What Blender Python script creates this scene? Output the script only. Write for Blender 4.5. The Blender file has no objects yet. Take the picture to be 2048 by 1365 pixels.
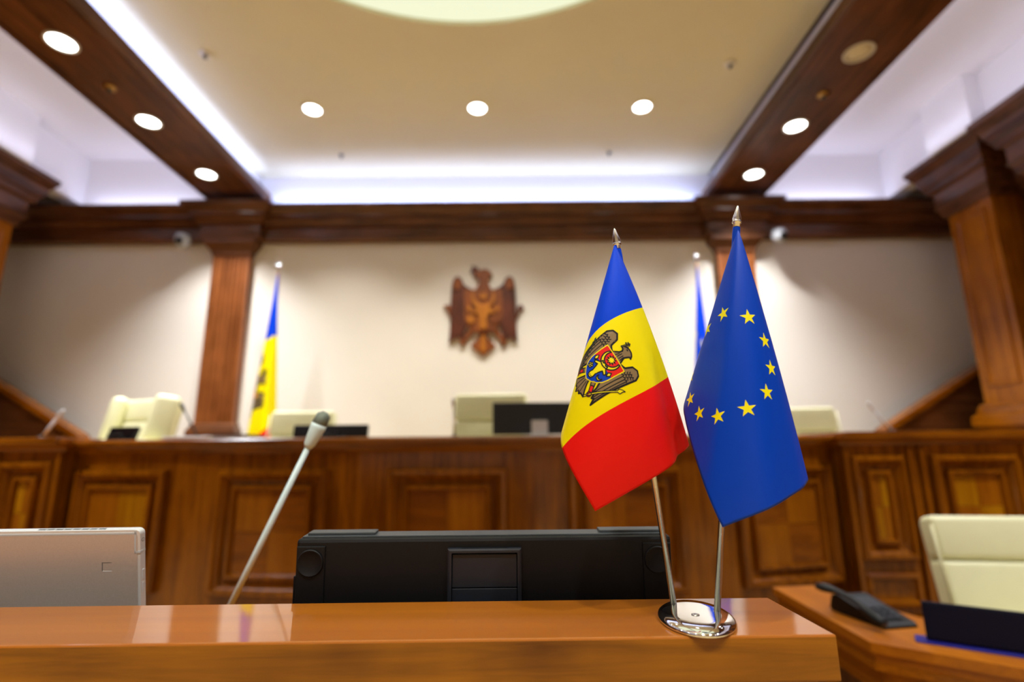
import bpy, bmesh, math, random
from mathutils import Matrix, Vector
from mathutils.geometry import delaunay_2d_cdt
R = math.radians
random.seed(4)
SC = bpy.context.scene
COL = SC.collection
XC = -0.36                      # the hall's centre line
CAMZ = 1.235

# ------------------------------------------------------------------ camera
cd = bpy.data.cameras.new('camera')
cam = bpy.data.objects.new('camera', cd); COL.objects.link(cam)
cd.sensor_width = 36.0
cd.lens = 1050.0 / 2048.0 * 36.0
cd.clip_start = 0.02
cd.dof.use_dof = True
cd.dof.focus_distance = 0.475
cd.dof.aperture_fstop = 2.9
cam.matrix_world = (Matrix.Translation((0, 0, CAMZ)) @ Matrix.Rotation(math.pi/2 + math.atan(225/1050.0), 4, 'X')
                    @ Matrix.Rotation(R(-0.45), 4, 'Z'))
SC.camera = cam

# ------------------------------------------------------------------ world, exposure, large lights
wd = bpy.data.worlds.new('world'); SC.world = wd; wd.use_nodes = True
wd.node_tree.nodes['Background'].inputs[0].default_value = (0.05, 0.045, 0.04, 1)
wd.node_tree.nodes['Background'].inputs[1].default_value = 0.1
SC.view_settings.view_transform = 'Standard'
SC.view_settings.look = 'None'
SC.view_settings.gamma = 1.0
SC.view_settings.use_curve_mapping = False
SC.view_settings.exposure = 0.32
SC.cycles.max_bounces = 6
SC.cycles.diffuse_bounces = 4
SC.cycles.glossy_bounces = 3
SC.cycles.transmission_bounces = 2
SC.cycles.caustics_reflective = False
SC.cycles.caustics_refractive = False
SC.cycles.use_denoising = True
SC.cycles.use_adaptive_sampling = True
SC.cycles.adaptive_threshold = 0.03

WARM = (1.0, 0.975, 0.91)
NEUT = (0.98, 0.985, 1.0)
COOL = (0.48, 0.58, 1.0)
SOFT = (0.74, 0.76, 1.0)
SPOT_BEAM = 300.0       # beam downlights
SPOT_MID = 310.0        # central ceiling downlights
LED = 14.0              # per metre of cove strip
DOME_EMIT = 0.80

def area_light(name, loc, rot, sx, sy, energy, color):
    d = bpy.data.lights.new(name, 'AREA'); d.shape = 'RECTANGLE'; d.size = sx; d.size_y = sy
    d.energy = energy; d.color = color
    o = bpy.data.objects.new(name, d); COL.objects.link(o)
    o.location = loc; o.rotation_euler = rot
    return o
# LED strips lying hidden in the coves, plus added fill strips outside the beams
area_light('cove_light_back', (XC, 6.40, 4.47), (R(143), 0, 0), 5.7, 0.04, LED*5.7*0.35, COOL)
area_light('cove_light_beam', (-3.325, 0.3, 4.725), (0, R(128), 0), 0.04, 12.0, LED*12.0*0.27, COOL)
for sx in (-1, 1):
    area_light('cove_light_side', (XC + sx*5.10, 0.6, 4.66), (R(180), R(sx*38), 0), 0.05, 10.6, LED*10.6*0.05, SOFT)
    area_light('beam_side_fill', (XC + sx*3.72, 0.2, 4.88), (0, R(-sx*128), 0), 0.05, 12.0, LED*12.0*0.21, SOFT)  # added fill, no cove here: lights the side ceilings evenly
    area_light('cove_light_corner', (XC + sx*4.55, 6.40, 4.47), (R(180-14), 0, 0), 1.5, 0.04, LED*1.5*0.16, SOFT)

# ------------------------------------------------------------------ materials
MATS = {}
def nt(name):
    m = bpy.data.materials.new(name); m.use_nodes = True
    return m, m.node_tree, m.node_tree.nodes['Principled BSDF']
def srgb(r, g, b):
    f = lambda c: (c/255/12.92) if c/255 <= 0.04045 else ((c/255+0.055)/1.055)**2.4
    return (f(r), f(g), f(b), 1)
def plain(name, col, rough=0.5, metal=0.0, noise=0.0, nscale=20.0, bump=0.0, coat=0.0, spec=0.5, sheen=0.0):
    m, t, p = nt(name)
    p.inputs['Base Color'].default_value = col
    p.inputs['Roughness'].default_value = rough
    p.inputs['Metallic'].default_value = metal
    p.inputs['Coat Weight'].default_value = coat
    p.inputs['Specular IOR Level'].default_value = spec
    p.inputs['Sheen Weight'].default_value = sheen
    if noise or bump:
        tc = t.nodes.new('ShaderNodeTexCoord'); n = t.nodes.new('ShaderNodeTexNoise')
        n.inputs['Scale'].default_value = nscale; n.inputs['Detail'].default_value = 4
        t.links.new(tc.outputs['Object'], n.inputs['Vector'])
        if noise:
            r = t.nodes.new('ShaderNodeValToRGB')
            r.color_ramp.elements[0].position = 0.3; r.color_ramp.elements[1].position = 0.7
            r.color_ramp.elements[0].color = tuple(c*(1-noise) for c in col[:3]) + (1,)
            r.color_ramp.elements[1].color = tuple(min(1, c*(1+noise)) for c in col[:3]) + (1,)
            t.links.new(n.outputs['Fac'], r.inputs['Fac']); t.links.new(r.outputs['Color'], p.inputs['Base Color'])
        if bump:
            b = t.nodes.new('ShaderNodeBump'); b.inputs['Strength'].default_value = bump; b.inputs['Distance'].default_value = 0.002
            t.links.new(n.outputs['Fac'], b.inputs['Height']); t.links.new(b.outputs['Normal'], p.inputs['Normal'])
    MATS[name] = m
    return m
def wood(name, light, dark, axis, scale=1.0, rough=0.3, coat=0.2, mottled=0.0, coat_rough=0.14):
    m, t, p = nt(name)
    tc = t.nodes.new('ShaderNodeTexCoord')
    mp = t.nodes.new('ShaderNodeMapping')
    s = [26.0*scale]*3; s['xyz'.index(axis)] = 1.6*scale
    mp.inputs['Scale'].default_value = s
    t.links.new(tc.outputs['Object'], mp.inputs['Vector'])
    n = t.nodes.new('ShaderNodeTexNoise'); n.inputs['Scale'].default_value = 1.0; n.inputs['Detail'].default_value = 6
    n.inputs['Roughness'].default_value = 0.62; n.inputs['Distortion'].default_value = 0.6
    t.links.new(mp.outputs['Vector'], n.inputs['Vector'])
    n2 = t.nodes.new('ShaderNodeTexNoise'); n2.inputs['Scale'].default_value = 3.2*scale; n2.inputs['Detail'].default_value = 3
    t.links.new(tc.outputs['Object'], n2.inputs['Vector'])
    mx = t.nodes.new('ShaderNodeMath'); mx.operation = 'MULTIPLY_ADD'; mx.inputs[1].default_value = 0.35 + mottled
    t.links.new(n2.outputs['Fac'], mx.inputs[0]); 
    m2 = t.nodes.new('ShaderNodeMath'); m2.operation = 'MULTIPLY'; m2.inputs[1].default_value = 0.65
    t.links.new(n.outputs['Fac'], m2.inputs[0]); t.links.new(m2.outputs[0], mx.inputs[2])
    r = t.nodes.new('ShaderNodeValToRGB')
    r.color_ramp.elements[0].position = 0.38; r.color_ramp.elements[1].position = 0.62
    r.color_ramp.elements[0].color = dark; r.color_ramp.elements[1].color = light
    t.links.new(mx.outputs[0], r.inputs['Fac']); t.links.new(r.outputs['Color'], p.inputs['Base Color'])
    p.inputs['Roughness'].default_value = rough
    p.inputs['Specular IOR Level'].default_value = 0.32
    p.inputs['Coat Weight'].default_value = coat; p.inputs['Coat Roughness'].default_value = coat_rough
    MATS[name] = m
    return m
def emit(name, col, strength):
    m, t, p = nt(name)
    p.inputs['Base Color'].default_value = (0.2, 0.2, 0.18, 1)
    p.inputs['Emission Color'].default_value = col; p.inputs['Emission Strength'].default_value = strength
    MATS[name] = m
    return m

for ax in 'xyz':
    wood('honey_'+ax, srgb(158, 90, 6), srgb(108, 54, 0), ax, 1.0, 0.24, 0.3)
    wood('mahogany_'+ax, srgb(114, 68, 36), srgb(62, 33, 14), ax, 0.8, 0.33, 0.12)
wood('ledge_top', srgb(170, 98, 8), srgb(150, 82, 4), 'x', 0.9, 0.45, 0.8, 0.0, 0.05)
wood('pilaster_z', srgb(150, 88, 44), srgb(98, 52, 20), 'z', 0.8, 0.33, 0.12)
wood('pier_z', srgb(176, 104, 14), srgb(126, 66, 2), 'z', 0.8, 0.35, 0.15)
wood('desk_top', srgb(176, 102, 8), srgb(148, 80, 2), 'y', 0.9, 0.35, 0.25)
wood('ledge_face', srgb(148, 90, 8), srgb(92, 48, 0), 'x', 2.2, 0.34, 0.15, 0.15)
wood('veneer_light', srgb(172, 102, 8), srgb(138, 74, 0), 'z', 1.0, 0.3, 0.25)
wood('veneer_dark', srgb(150, 82, 6), srgb(114, 57, 0), 'x', 1.0, 0.3, 0.25)
wood('veneer_gold', srgb(192, 132, 10), srgb(156, 96, 0), 'z', 1.0, 0.3, 0.25)
wood('carved_red', srgb(112, 54, 34), srgb(66, 30, 18), 'z', 1.2, 0.4, 0.1)
wood('carved_gold', srgb(196, 122, 30), srgb(150, 84, 18), 'z', 1.2, 0.4, 0.1)
wood('carved_brown', srgb(150, 80, 30), srgb(96, 46, 16), 'z', 1.2, 0.4, 0.1)
plain('wall_cream', srgb(230, 224, 214), 0.85, noise=0.02, nscale=1.2)
plain('ceiling_cream', srgb(228, 221, 188), 0.9, noise=0.02, nscale=1.5)
plain('ceiling_white', srgb(236, 234, 238), 0.9)
plain('carpet', srgb(156, 132, 88), 0.95, noise=0.12, nscale=60, bump=0.3)
plain('leather', srgb(230, 228, 186), 0.45, noise=0.02, nscale=12, bump=0.1)
plain('leather_side', srgb(205, 200, 158), 0.5)
plain('black_plastic', srgb(11, 11, 13), 0.5, spec=0.3, noise=0.05, nscale=200, bump=0.05)
plain('black_gloss', srgb(12, 12, 16), 0.2)
plain('slate_plastic', srgb(24, 29, 38), 0.42)
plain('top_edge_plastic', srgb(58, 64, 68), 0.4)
plain('navy_screen', srgb(8, 7, 30), 0.5, spec=0.15)
plain('blue_tray', srgb(22, 22, 130), 0.4)
plain('chrome', (0.86, 0.86, 0.86, 1), 0.06, 1.0)
plain('satin_steel', (0.62, 0.60, 0.54, 1), 0.25, 1.0)
plain('finial_metal', (0.85, 0.83, 0.74, 1), 0.22, 1.0)
plain('silver_body', srgb(214, 208, 200), 0.34, 0.45, noise=0.04, nscale=600)
plain('silver_rim', srgb(232, 238, 240), 0.35, 0.3)
plain('antenna_band', srgb(196, 202, 206), 0.5)
plain('dark_gap', srgb(20, 20, 20), 0.6)
plain('vent_grey', srgb(70, 76, 78), 0.6)
plain('mic_silver', srgb(220, 242, 242), 0.35, 0.0)
plain('mic_mesh', srgb(128, 140, 128), 0.35, 0.5, bump=0.6, nscale=900)
plain('mic_white', srgb(214, 216, 222), 0.5)
plain('white_plastic', srgb(176, 180, 186), 0.35)
plain('lens_black', srgb(10, 12, 18), 0.08)
plain('lamp_ring', srgb(228, 224, 214), 0.5)
plain('lamp_off', srgb(226, 214, 180), 0.3, noise=0.1, nscale=30)
plain('brass', srgb(190, 150, 90), 0.3, 1.0)
plain('cloth_blue', (0.0, 0.056, 0.74, 1), 0.5, spec=0.12)
plain('cloth_yellow', (0.93, 0.80, 0.0, 1), 0.5, spec=0.15)
plain('cloth_red', (0.86, 0.010, 0.008, 1), 0.45, spec=0.15)
plain('cloth_navy', (0.0, 0.048, 0.50, 1), 0.42, spec=0.2)
plain('print_gold', (0.90, 0.80, 0.0, 1), 0.5, spec=0.3)
plain('print_brown', srgb(140, 118, 84), 0.5, spec=0.3)
plain('print_black', srgb(34, 34, 38), 0.55, spec=0.2)
plain('print_red', (0.80, 0.015, 0.012, 1), 0.5, spec=0.3)
plain('print_blue', (0.0, 0.05, 0.60, 1), 0.5, spec=0.3)
plain('print_green', srgb(30, 96, 80), 0.5, spec=0.3)
plain('print_darkred', srgb(150, 30, 30), 0.5, spec=0.3)
emit('lamp_glow', (1.0, 0.98, 0.95, 1), 9.0).cycles.emission_sampling = 'NONE'
emit('dome_glow', (0.80, 0.86, 0.62, 1), DOME_EMIT)

# ------------------------------------------------------------------ helpers
def link(o, parent=None):
    COL.objects.link(o)
    if parent is not None: o.parent = parent
    return o
def tag(o, label=None, cat=None, group=None, kind=None):
    if label: o['label'] = label
    if cat: o['category'] = cat
    if group: o['group'] = group
    if kind: o['kind'] = kind
    return o
def empty(name, loc=(0, 0, 0), rz=0.0):
    o = bpy.data.objects.new(name, None); COL.objects.link(o); o.empty_display_size = 0.05
    o.location = loc; o.rotation_euler = (0, 0, rz)
    return o

class B:
    """collects shapes into one bmesh, then links it as one object"""
    def __init__(s, M=None): s.bm = bmesh.new(); s.M = M or Matrix()
    def add(s, verts, faces, mi=0, smooth=False):
        vs = [s.bm.verts.new(s.M @ Vector(v)) for v in verts]
        for f in faces:
            try:
                fc = s.bm.faces.new([vs[i] for i in f]); fc.material_index = mi; fc.smooth = smooth
            except ValueError: pass
        return s
    def box(s, x0, x1, y0, y1, z0, z1, bev=0.0, seg=2, mi=0, M=None, smooth=False):
        b = bmesh.new(); bmesh.ops.create_cube(b, size=1.0)
        for v in b.verts: v.co = Vector(((x0+x1)/2 + v.co.x*(x1-x0), (y0+y1)/2 + v.co.y*(y1-y0), (z0+z1)/2 + v.co.z*(z1-z0)))
        if bev: bmesh.ops.bevel(b, geom=b.edges[:], offset=bev, segments=seg, profile=0.5, affect='EDGES')
        b.verts.index_update()
        MM = M or Matrix()
        s.add([MM @ v.co for v in b.verts], [[v.index for v in f.verts] for f in b.faces], mi, bool(smooth or (bev and seg > 2)))
        b.free(); return s
    def tube(s, pts, radii, n=12, mi=0, cap=True, smooth=True):
        pts = [Vector(p) for p in pts]
        if not isinstance(radii, (list, tuple)): radii = [radii]*len(pts)
        verts, faces = [], []
        ref = Vector((0, 0, 1)) if abs((pts[-1]-pts[0]).normalized().z) < 0.9 else Vector((1, 0, 0))
        for i, p in enumerate(pts):
            d = (pts[min(i+1, len(pts)-1)] - pts[max(i-1, 0)]).normalized()
            u = d.cross(ref).normalized(); w = d.cross(u)
            for k in range(n):
                a = 2*math.pi*k/n; verts.append(p + radii[i]*(math.cos(a)*u + math.sin(a)*w))
        for i in range(len(pts)-1):
            for k in range(n):
                faces.append((i*n+k, i*n+(k+1) % n, (i+1)*n+(k+1) % n, (i+1)*n+k))
        if cap:
            faces.append(tuple(range(n))); faces.append(tuple((len(pts)-1)*n + k for k in range(n)))
        return s.add(verts, faces, mi, smooth)
    def lathe(s, prof, c=(0, 0, 0), n=24, mi=0, sx=1.0, sy=1.0, M=None, smooth=True):
        verts, faces = [], []; MM = M or Matrix()
        for r, z in prof:
            for k in range(n):
                a = 2*math.pi*k/n; verts.append(MM @ Vector((c[0]+r*sx*math.cos(a), c[1]+r*sy*math.sin(a), c[2]+z)))
        for i in range(len(prof)-1):
            for k in range(n): faces.append((i*n+k, i*n+(k+1) % n, (i+1)*n+(k+1) % n, (i+1)*n+k))
        faces.append(tuple(range(n))); faces.append(tuple((len(prof)-1)*n + k for k in range(n)))
        return s.add(verts, faces, mi, smooth)
    def prism(s, poly, fn, d0, d1, mi=0):
        """poly of 2-D points, fn(a, b, depth) -> 3-D"""
        n = len(poly)
        verts = [fn(a, b, d0) for a, b in poly] + [fn(a, b, d1) for a, b in poly]
        faces = [tuple(range(n)), tuple(range(2*n-1, n-1, -1))] + [(i, (i+1) % n, n+(i+1) % n, n+i) for i in range(n)]
        return s.add(verts, faces, mi)
    def sweep(s, path, prof, closed=False, mi=0, cap=True):
        """plan path of (x, y); profile of (out, z), out to the right of the walking direction"""
        n = len(path); P = [Vector((p[0], p[1])) for p in path]; offs = []
        for i in range(n):
            ds = []
            if closed or i > 0: ds.append((P[i]-P[i-1]).normalized())
            if closed or i < n-1: ds.append((P[(i+1) % n]-P[i]).normalized())
            ns = [Vector((d.y, -d.x)) for d in ds]
            m = sum(ns, Vector((0, 0))).normalized()
            offs.append(m / max(0.2, m.dot(ns[0])))
        k = len(prof); verts = []
        for i in range(n):
            for o, z in prof: verts.append((P[i].x + offs[i].x*o, P[i].y + offs[i].y*o, z))
        faces = []
        for i in range(n if closed else n-1):
            j = (i+1) % n
            for q in range(k-1): faces.append((i*k+q, j*k+q, j*k+q+1, i*k+q+1))
        if cap and not closed:
            faces.append(tuple(range(k))); faces.append(tuple((n-1)*k+q for q in range(k)))
        return s.add(verts, faces, mi)
    def frame(s, x0, x1, z0, z1, prof, fn, mi=0):
        """mitred picture-frame moulding; profile of (inset, out)"""
        verts, faces = [], []
        for ins, out in prof:
            for a, z in ((x0+ins, z0+ins), (x1-ins, z0+ins), (x1-ins, z1-ins), (x0+ins, z1-ins)): verts.append(fn(a, out, z))
        for i in range(len(prof)-1):
            for q in range(4): faces.append((i*4+q, i*4+(q+1) % 4, (i+1)*4+(q+1) % 4, (i+1)*4+q))
        return s.add(verts, faces, mi)
    def obj(s, name, mats, parent=None, off=None):
        bmesh.ops.recalc_face_normals(s.bm, faces=s.bm.faces[:])
        me = bpy.data.meshes.new(name); s.bm.to_mesh(me); s.bm.free()
        for m in (mats if isinstance(mats, (list, tuple)) else [mats]): me.materials.append(MATS[m])
        o = bpy.data.objects.new(name, me); link(o, parent)
        if off is not None: o.location = -Vector(off)
        return o
def struct(o): o['kind'] = 'structure'; return o
def copy_tree(o, parent=None):
    c = o.copy(); COL.objects.link(c); c.parent = parent
    for ch in list(o.children): copy_tree(ch, c)
    return c

# ================================================================== THE SETTING
struct(B().box(-7.2, 6.5, -6.2, 6.8, -0.1, 0.0).obj('floor', 'carpet'))
# back wall: cream below the cornice, white above it
wb = struct(B().box(-7.2, 6.5, 6.55, 6.75, 0, 4.30).obj('wall_back', 'wall_cream'))
B().box(-7.2, 6.5, 6.55, 6.75, 4.30, 5.6).obj('upper_wall', 'ceiling_white', wb)
struct(B().box(-7.2, 6.5, -6.4, -6.2, 0, 5.6).obj('wall_front', 'wall_cream'))
XR, XL = 5.19, 2*XC - 5.19          # inner faces of the side piers
for nm, sx in (('wall_left', -1), ('wall_right', 1)):
    x = XC + sx*6.5
    w = struct(B().box(min(x, x+sx*.2), max(x, x+sx*.2), -6.2, 6.75, 0, 5.6).obj(nm, 'wall_cream'))
    # white attic wall over the side entablature, with a block above each pier
    xa = XC + sx*5.42
    B().box(min(xa, xa+sx*.2), max(xa, xa+sx*.2), -6.2, 6.55, 4.55, 5.3).obj('attic_wall', 'ceiling_white', w)
    for yb in (5.28, 2.2, -0.9):
        B().box(min(xa, xa-sx*.16), max(xa, xa-sx*.16), yb-.30, yb+.30, 4.60, 5.23).obj('attic_block', 'ceiling_white', w)

# ceiling: centre panel with a round opening, two side panels
ceil = struct(empty('ceiling', (XC, 0, 4.95)))
DC, DR = (XC, 1.6), 2.36
def holed_panel(x0, x1, y0, y1, cx, cy, r, z, n=96):
    angs = [2*math.pi*k/n for k in range(n)] + [math.atan2(y-cy, x-cx) % (2*math.pi) for x in (x0, x1) for y in (y0, y1)]
    angs = sorted(set(angs)); V, Fc = [], []
    for a in angs:
        c, s_ = math.cos(a), math.sin(a)
        k = min([(x1-cx)/c if c > 1e-9 else 1e9, (x0-cx)/c if c < -1e-9 else 1e9, (y1-cy)/s_ if s_ > 1e-9 else 1e9, (y0-cy)/s_ if s_ < -1e-9 else 1e9])
        V += [(cx+r*c, cy+r*s_, z), (cx+k*c, cy+k*s_, z), (cx+r*c, cy+r*s_, z+.05)]
    m = len(angs)
    for i in range(m):
        j = (i+1) % m
        Fc += [(3*i, 3*j, 3*j+1, 3*i+1), (3*i, 3*i+2, 3*j+2, 3*j)]
    return V, Fc
b = B(); b.add(*holed_panel(-3.42, 2.70, -6.2, 6.55, DC[0], DC[1], DR, 4.95)); b.obj('centre_panel', 'ceiling_cream', ceil, ceil.location)
b = B(); b.lathe([(DR+.02, 0), (DR+.02, .02)], (DC[0], DC[1], 4.99), 96, smooth=False); b.obj('luminous_dome', 'dome_glow', ceil, ceil.location)
for sx in (-1, 1):
    xa, xb = XC + sx*3.0, XC + sx*5.6
    B().box(min(xa, xb), max(xa, xb), -6.2, 6.55, 5.23, 5.33).obj('side_panel', 'ceiling_white', ceil, ceil.location)

# beams along the ceiling
def beam(name, xi, sx, lit):
    """xi: inner lower edge; sx: which way the beam lies from it"""
    t = struct(empty(name, (xi, 0, 4.53)))
    pr = [(0, 4.53), (0.025, 4.545), (0.025, 4.60), (0.0, 4.615), (0.0, 4.68), (-0.05, 4.70), (-.17, 4.70), (-.17, 4.95),
          (-.17, 5.23), (-.74, 5.23), (-.74, 4.53)]
    V = []; Fc = []; k = len(pr)
    for y in (-6.2, 6.54):
        for o, z in pr: V.append((xi - sx*o, y, z))
    for q in range(k): Fc.append((q, (q+1) % k, k+(q+1) % k, k+q))
    b = B(); b.add(V, Fc); 
    b.obj('beam_body', ['mahogany_y'], t, t.location)
    # white face of the light cove above the wooden side
    x0 = xi + sx*.155
    B().box(min(x0, x0+sx*.01), max(x0, x0+sx*.01), -6.2, 6.53, 4.705, 4.949).obj('cove_face', 'ceiling_white', t, t.location)
    # raised edge mouldings on the underside
    for q, o in enumerate((0.03, 0.71)):
        x0 = xi + sx*o
        B().box(min(x0-.02, x0+.02), max(x0-.02, x0+.02), -6.2, 6.40, 4.515, 4.532).obj('edge_moulding', 'mahogany_y', t, t.location)
    return t
beam('trim_1', -3.25, -1, True)
beam('trim_2', 2.59, 1, False)

# cornice along the back wall, breaking forward over the pilasters
PIL = (XC - 3.28, XC + 3.28)
cor = struct(empty('trim_3', (XC, 6.5, 4.0)))
Y0, Y1 = 6.47, 6.36
path = [(-6.9, Y0)]
for c in PIL: path += [(c-.36, Y0), (c-.36, Y1), (c+.36, Y1), (c+.36, Y0)]
path.append((6.3, Y0))
layers = [('frieze', [(-.1, 3.985), (.02, 3.985), (.035, 4.0), (.035, 4.045), (.02, 4.06), (.02, 4.17), (-.1, 4.17)]),
          ('bed_moulding', [(-.1, 4.17), (.05, 4.17), (.06, 4.20), (.09, 4.235), (.10, 4.27), (-.1, 4.27)]),
          ('crown_moulding', [(-.1, 4.27), (.13, 4.27), (.13, 4.31), (.16, 4.335), (.20, 4.375), (.22, 4.385), (.22, 4.425), (-.1, 4.425)])]
for nm, pr in layers:
    B().sweep(path, pr).obj(nm, 'mahogany_x', cor, cor.location)

# fluted pilasters on the back wall
for q, c in enumerate(PIL):
    t = struct(empty('trim_%d' % (4+q), (c, 6.5, 0.55)))
    w = .238; nf = 7; pts = [(-w, 6.55), (-w, 6.44)]
    for k in range(nf):
        a = -w + .03 + k*(2*w-.06)/nf; f = (2*w-.06)/nf
        pts += [(a+f*.12, 6.44), (a+f*.28, 6.46), (a+f*.72, 6.46), (a+f*.88, 6.44)]
    pts += [(w, 6.44), (w, 6.55)]
    V = [(c+x, y, z) for z in (1.62, 3.80) for x, y in pts]; k = len(pts)
    b = B(); b.add(V, [(i, i+1, k+i+1, k+i) for i in range(k-1)])
    b.obj('fluted_shaft', 'pilaster_z', t, t.location)
    path = [(c-w, 6.55), (c-w, 6.44), (c+w, 6.44), (c+w, 6.55)]
    B().sweep(path, [(0, 3.78), (.015, 3.785), (.02, 3.83), (.045, 3.86), (.08, 3.905), (.10, 3.93), (.10, 3.985), (-.1, 3.985)]).obj('capital', 'mahogany_x', t, t.location)
    B().sweep(path, [(-.1, 1.62), (0.01, 1.62), (.03, 1.60), (.04, 1.56), (.06, 1.54), (.06, .56), (-.1, .56)]).obj('base', 'mahogany_x', t, t.location)

# side piers with heavy entablature capitals
def pier(t, sx, x, ya, yb, first):
    """x inner face, from ya (near) to yb (far); sx side of the hall"""
    X = lambda o: x + sx*o
    depth = 1.0
    path = [(X(depth), yb), (x, yb), (x, ya), (X(depth), ya)]
    if sx < 0: path = path[::-1]
    # sweep puts 'out' on the right of the walk: for the right side walk far -> near gives out = towards -x
    b = B(); b.sweep(path, [(-.05, 1.72), (0, 1.72), (0, 4.0), (-.05, 4.0)]); b.obj('shaft', 'pier_z', t, t.location)
    f = (lambda a, o, z: (x - sx*o, a, z))
    b = B(); b.frame(ya+.09, yb-.09, 1.90, 3.84, [(0, 0), (0, .018), (.02, .018), (.035, -.0), (.05, .004)], f); b.obj('shaft_panel', 'pier_z', t, t.location)
    for nm, pr in (('neck_moulding', [(-.05, 3.93), (.02, 3.93), (.045, 3.96), (.05, 4.02), (.09, 4.07), (-.05, 4.07)]),
                   ('frieze_block', [(-.05, 4.07), (.07, 4.07), (.07, 4.24), (.10, 4.27), (-.05, 4.27)]),
                   ('bed_moulding', [(-.05, 4.27), (.12, 4.27), (.13, 4.33), (.155, 4.36), (.165, 4.41), (-.05, 4.41)]),
                   ('crown_moulding', [(-.05, 4.41), (.18, 4.41), (.18, 4.46), (.20, 4.49), (.235, 4.55), (.25, 4.56), (.25, 4.62), (-.05, 4.62)])):
        B().sweep(path, pr).obj(nm, 'mahogany_y', t, t.location)
    for nm, pr in (('base_moulding', [(-.05, 1.72), (.03, 1.72), (.05, 1.68), (.06, 1.62), (.10, 1.58), (.10, 1.48), (-.05, 1.48)]),
                   ('pedestal', [(-.05, 1.48), (.06, 1.48), (.06, 0.0), (-.05, 0.0)])):
        B().sweep(path, pr).obj(nm, 'honey_y', t, t.location)
n = 6
for sx in (-1, 1):
    for (ya, yb, dx) in ((5.24, 5.79, 0.0), (3.9, 4.78, -0.06), (1.5, 2.4, -0.06)):
        x = (XC + sx*(XR - XC)) + sx*dx
        t = struct(empty('trim_%d' % n, (x, (ya+yb)/2, 0))); n += 1
        pier(t, sx, x, ya, yb, dx == 0.0)
    # panelled wall and entablature between and behind the piers
    xw = XC + sx*(XR - XC + .33)
    t = struct(empty('trim_%d' % n, (xw, 0, 0))); n += 1
    B().box(min(xw, xw+sx*.1), max(xw, xw+sx*.1), -6.2, 5.2, 0, 4.0).obj('side_panelling', 'mahogany_y', t, t.location)
    path = [(xw, 5.2), (xw, -6.2)]
    if sx < 0: path = path[::-1]
    B().sweep(path, [(-.05, 3.95), (.04, 3.97), (.10, 4.05), (.10, 4.24), (.16, 4.30), (.18, 4.42), (.30, 4.55), (.30, 4.62), (-.05, 4.62)]).obj('side_cornice', 'mahogany_y', t, t.location)

# sloping stair parapets in front of the back wall
for sx in (-1, 1):
    P0 = (XC + sx*4.70, 1.44); P1 = (XC + sx*6.45, 2.46)
    t = struct(empty('trim_%d' % n, (XC + sx*5.5, 6.2, 0.0))); n += 1
    fn = lambda a, z, d: (a, d, z)
    b = B(); b.prism([(P0[0], .0), P0, P1, (P1[0], .0)], fn, 6.16, 6.26); b.obj('parapet_panel', 'mahogany_x', t, t.location)
    dz = .07
    b = B(); b.prism([(P0[0]-sx*.06, P0[1]-.03), (P0[0]-sx*.06, P0[1]+dz-.03), (P1[0], P1[1]+dz), P1], fn, 6.12, 6.30); b.obj('lit_top_rail', 'honey_x', t, t.location)  # cap rail; its lighter wood stands in for the lit top edge

# platform carrying the presidium
plat = struct(empty('trim_%d' % n, (XC, 3.2, 0))); n += 1
B().box(-6.8, 6.1, 3.5, 6.54, 0, .55).obj('platform', 'carpet', plat, plat.location)

# ================================================================== CEILING LIGHTS
def downlight(x, y, z, label, lit=True, rad=0.098, energy=SPOT_BEAM, size=104, color=NEUT, group='downlights set in the beams'):
    t = tag(empty('downlight', (x, y, z)), label, 'downlight', group)
    b = B(); b.lathe([(rad+.022, -.001), (rad+.022, -.008), (rad+.012, -.014), (rad, -.010), (rad, .0)], (0, 0, 0), 32); b.obj('trim_ring', 'lamp_ring', t)
    b = B(); b.lathe([(rad, -.004), (rad*.6, -.006), (.004, -.0065)], (0, 0, 0), 32); b.obj('lens', 'lamp_glow' if lit else 'lamp_off', t)
    if lit:
        d = bpy.data.lights.new('downlight_lamp', 'SPOT'); d.energy = energy; d.spot_size = R(size); d.spot_blend = 0.75
        d.shadow_soft_size = 0.07; d.color = color
        o = bpy.data.objects.new('downlight_lamp', d); COL.objects.link(o); o.parent = t; o.location = (0, 0, -.03)
    return t
LBX, RBX = -3.635, 2.95
BZ = 4.53
ords = ['first', 'second', 'third', 'fourth', 'fifth', 'sixth', 'seventh', 'eighth']
for i, y in enumerate((5.71, 4.69, 3.65, 1.6, -.5, -2.6)):
    downlight(LBX, y, BZ, 'round glowing downlight in the left wooden beam, %s from the back wall' % ords[i])
for i, y in enumerate((5.81, 4.85, 3.83, 1.6, -.5, -2.6)):
    if i == 2:
        downlight(RBX, y, BZ, 'round unlit downlight in the right wooden beam', False)
    else:
        downlight(RBX, y, BZ, 'round glowing downlight in the right wooden beam, %s from the back wall' % ords[i])
for i, (x, w) in enumerate(((-2.17, 'left'), (-.36, 'middle'), (1.45, 'right'))):
    downlight(x, 5.1, 4.95, 'glowing downlight in the cream ceiling, %s of the row of three' % w, True, .092, SPOT_MID, 104, WARM, 'downlights in the cream ceiling')
for i, (x, w) in enumerate(((-2.17, 'left'), (-.36, 'middle'), (1.45, 'right'))):
    for j, y in enumerate((-1.6, -3.9)):
        downlight(x, y, 4.95, 'glowing downlight in the cream ceiling behind the viewpoint, row %s, %s' % (ords[j], w), True, .092, SPOT_MID, 104, WARM, 'downlights in the cream ceiling')
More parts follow.
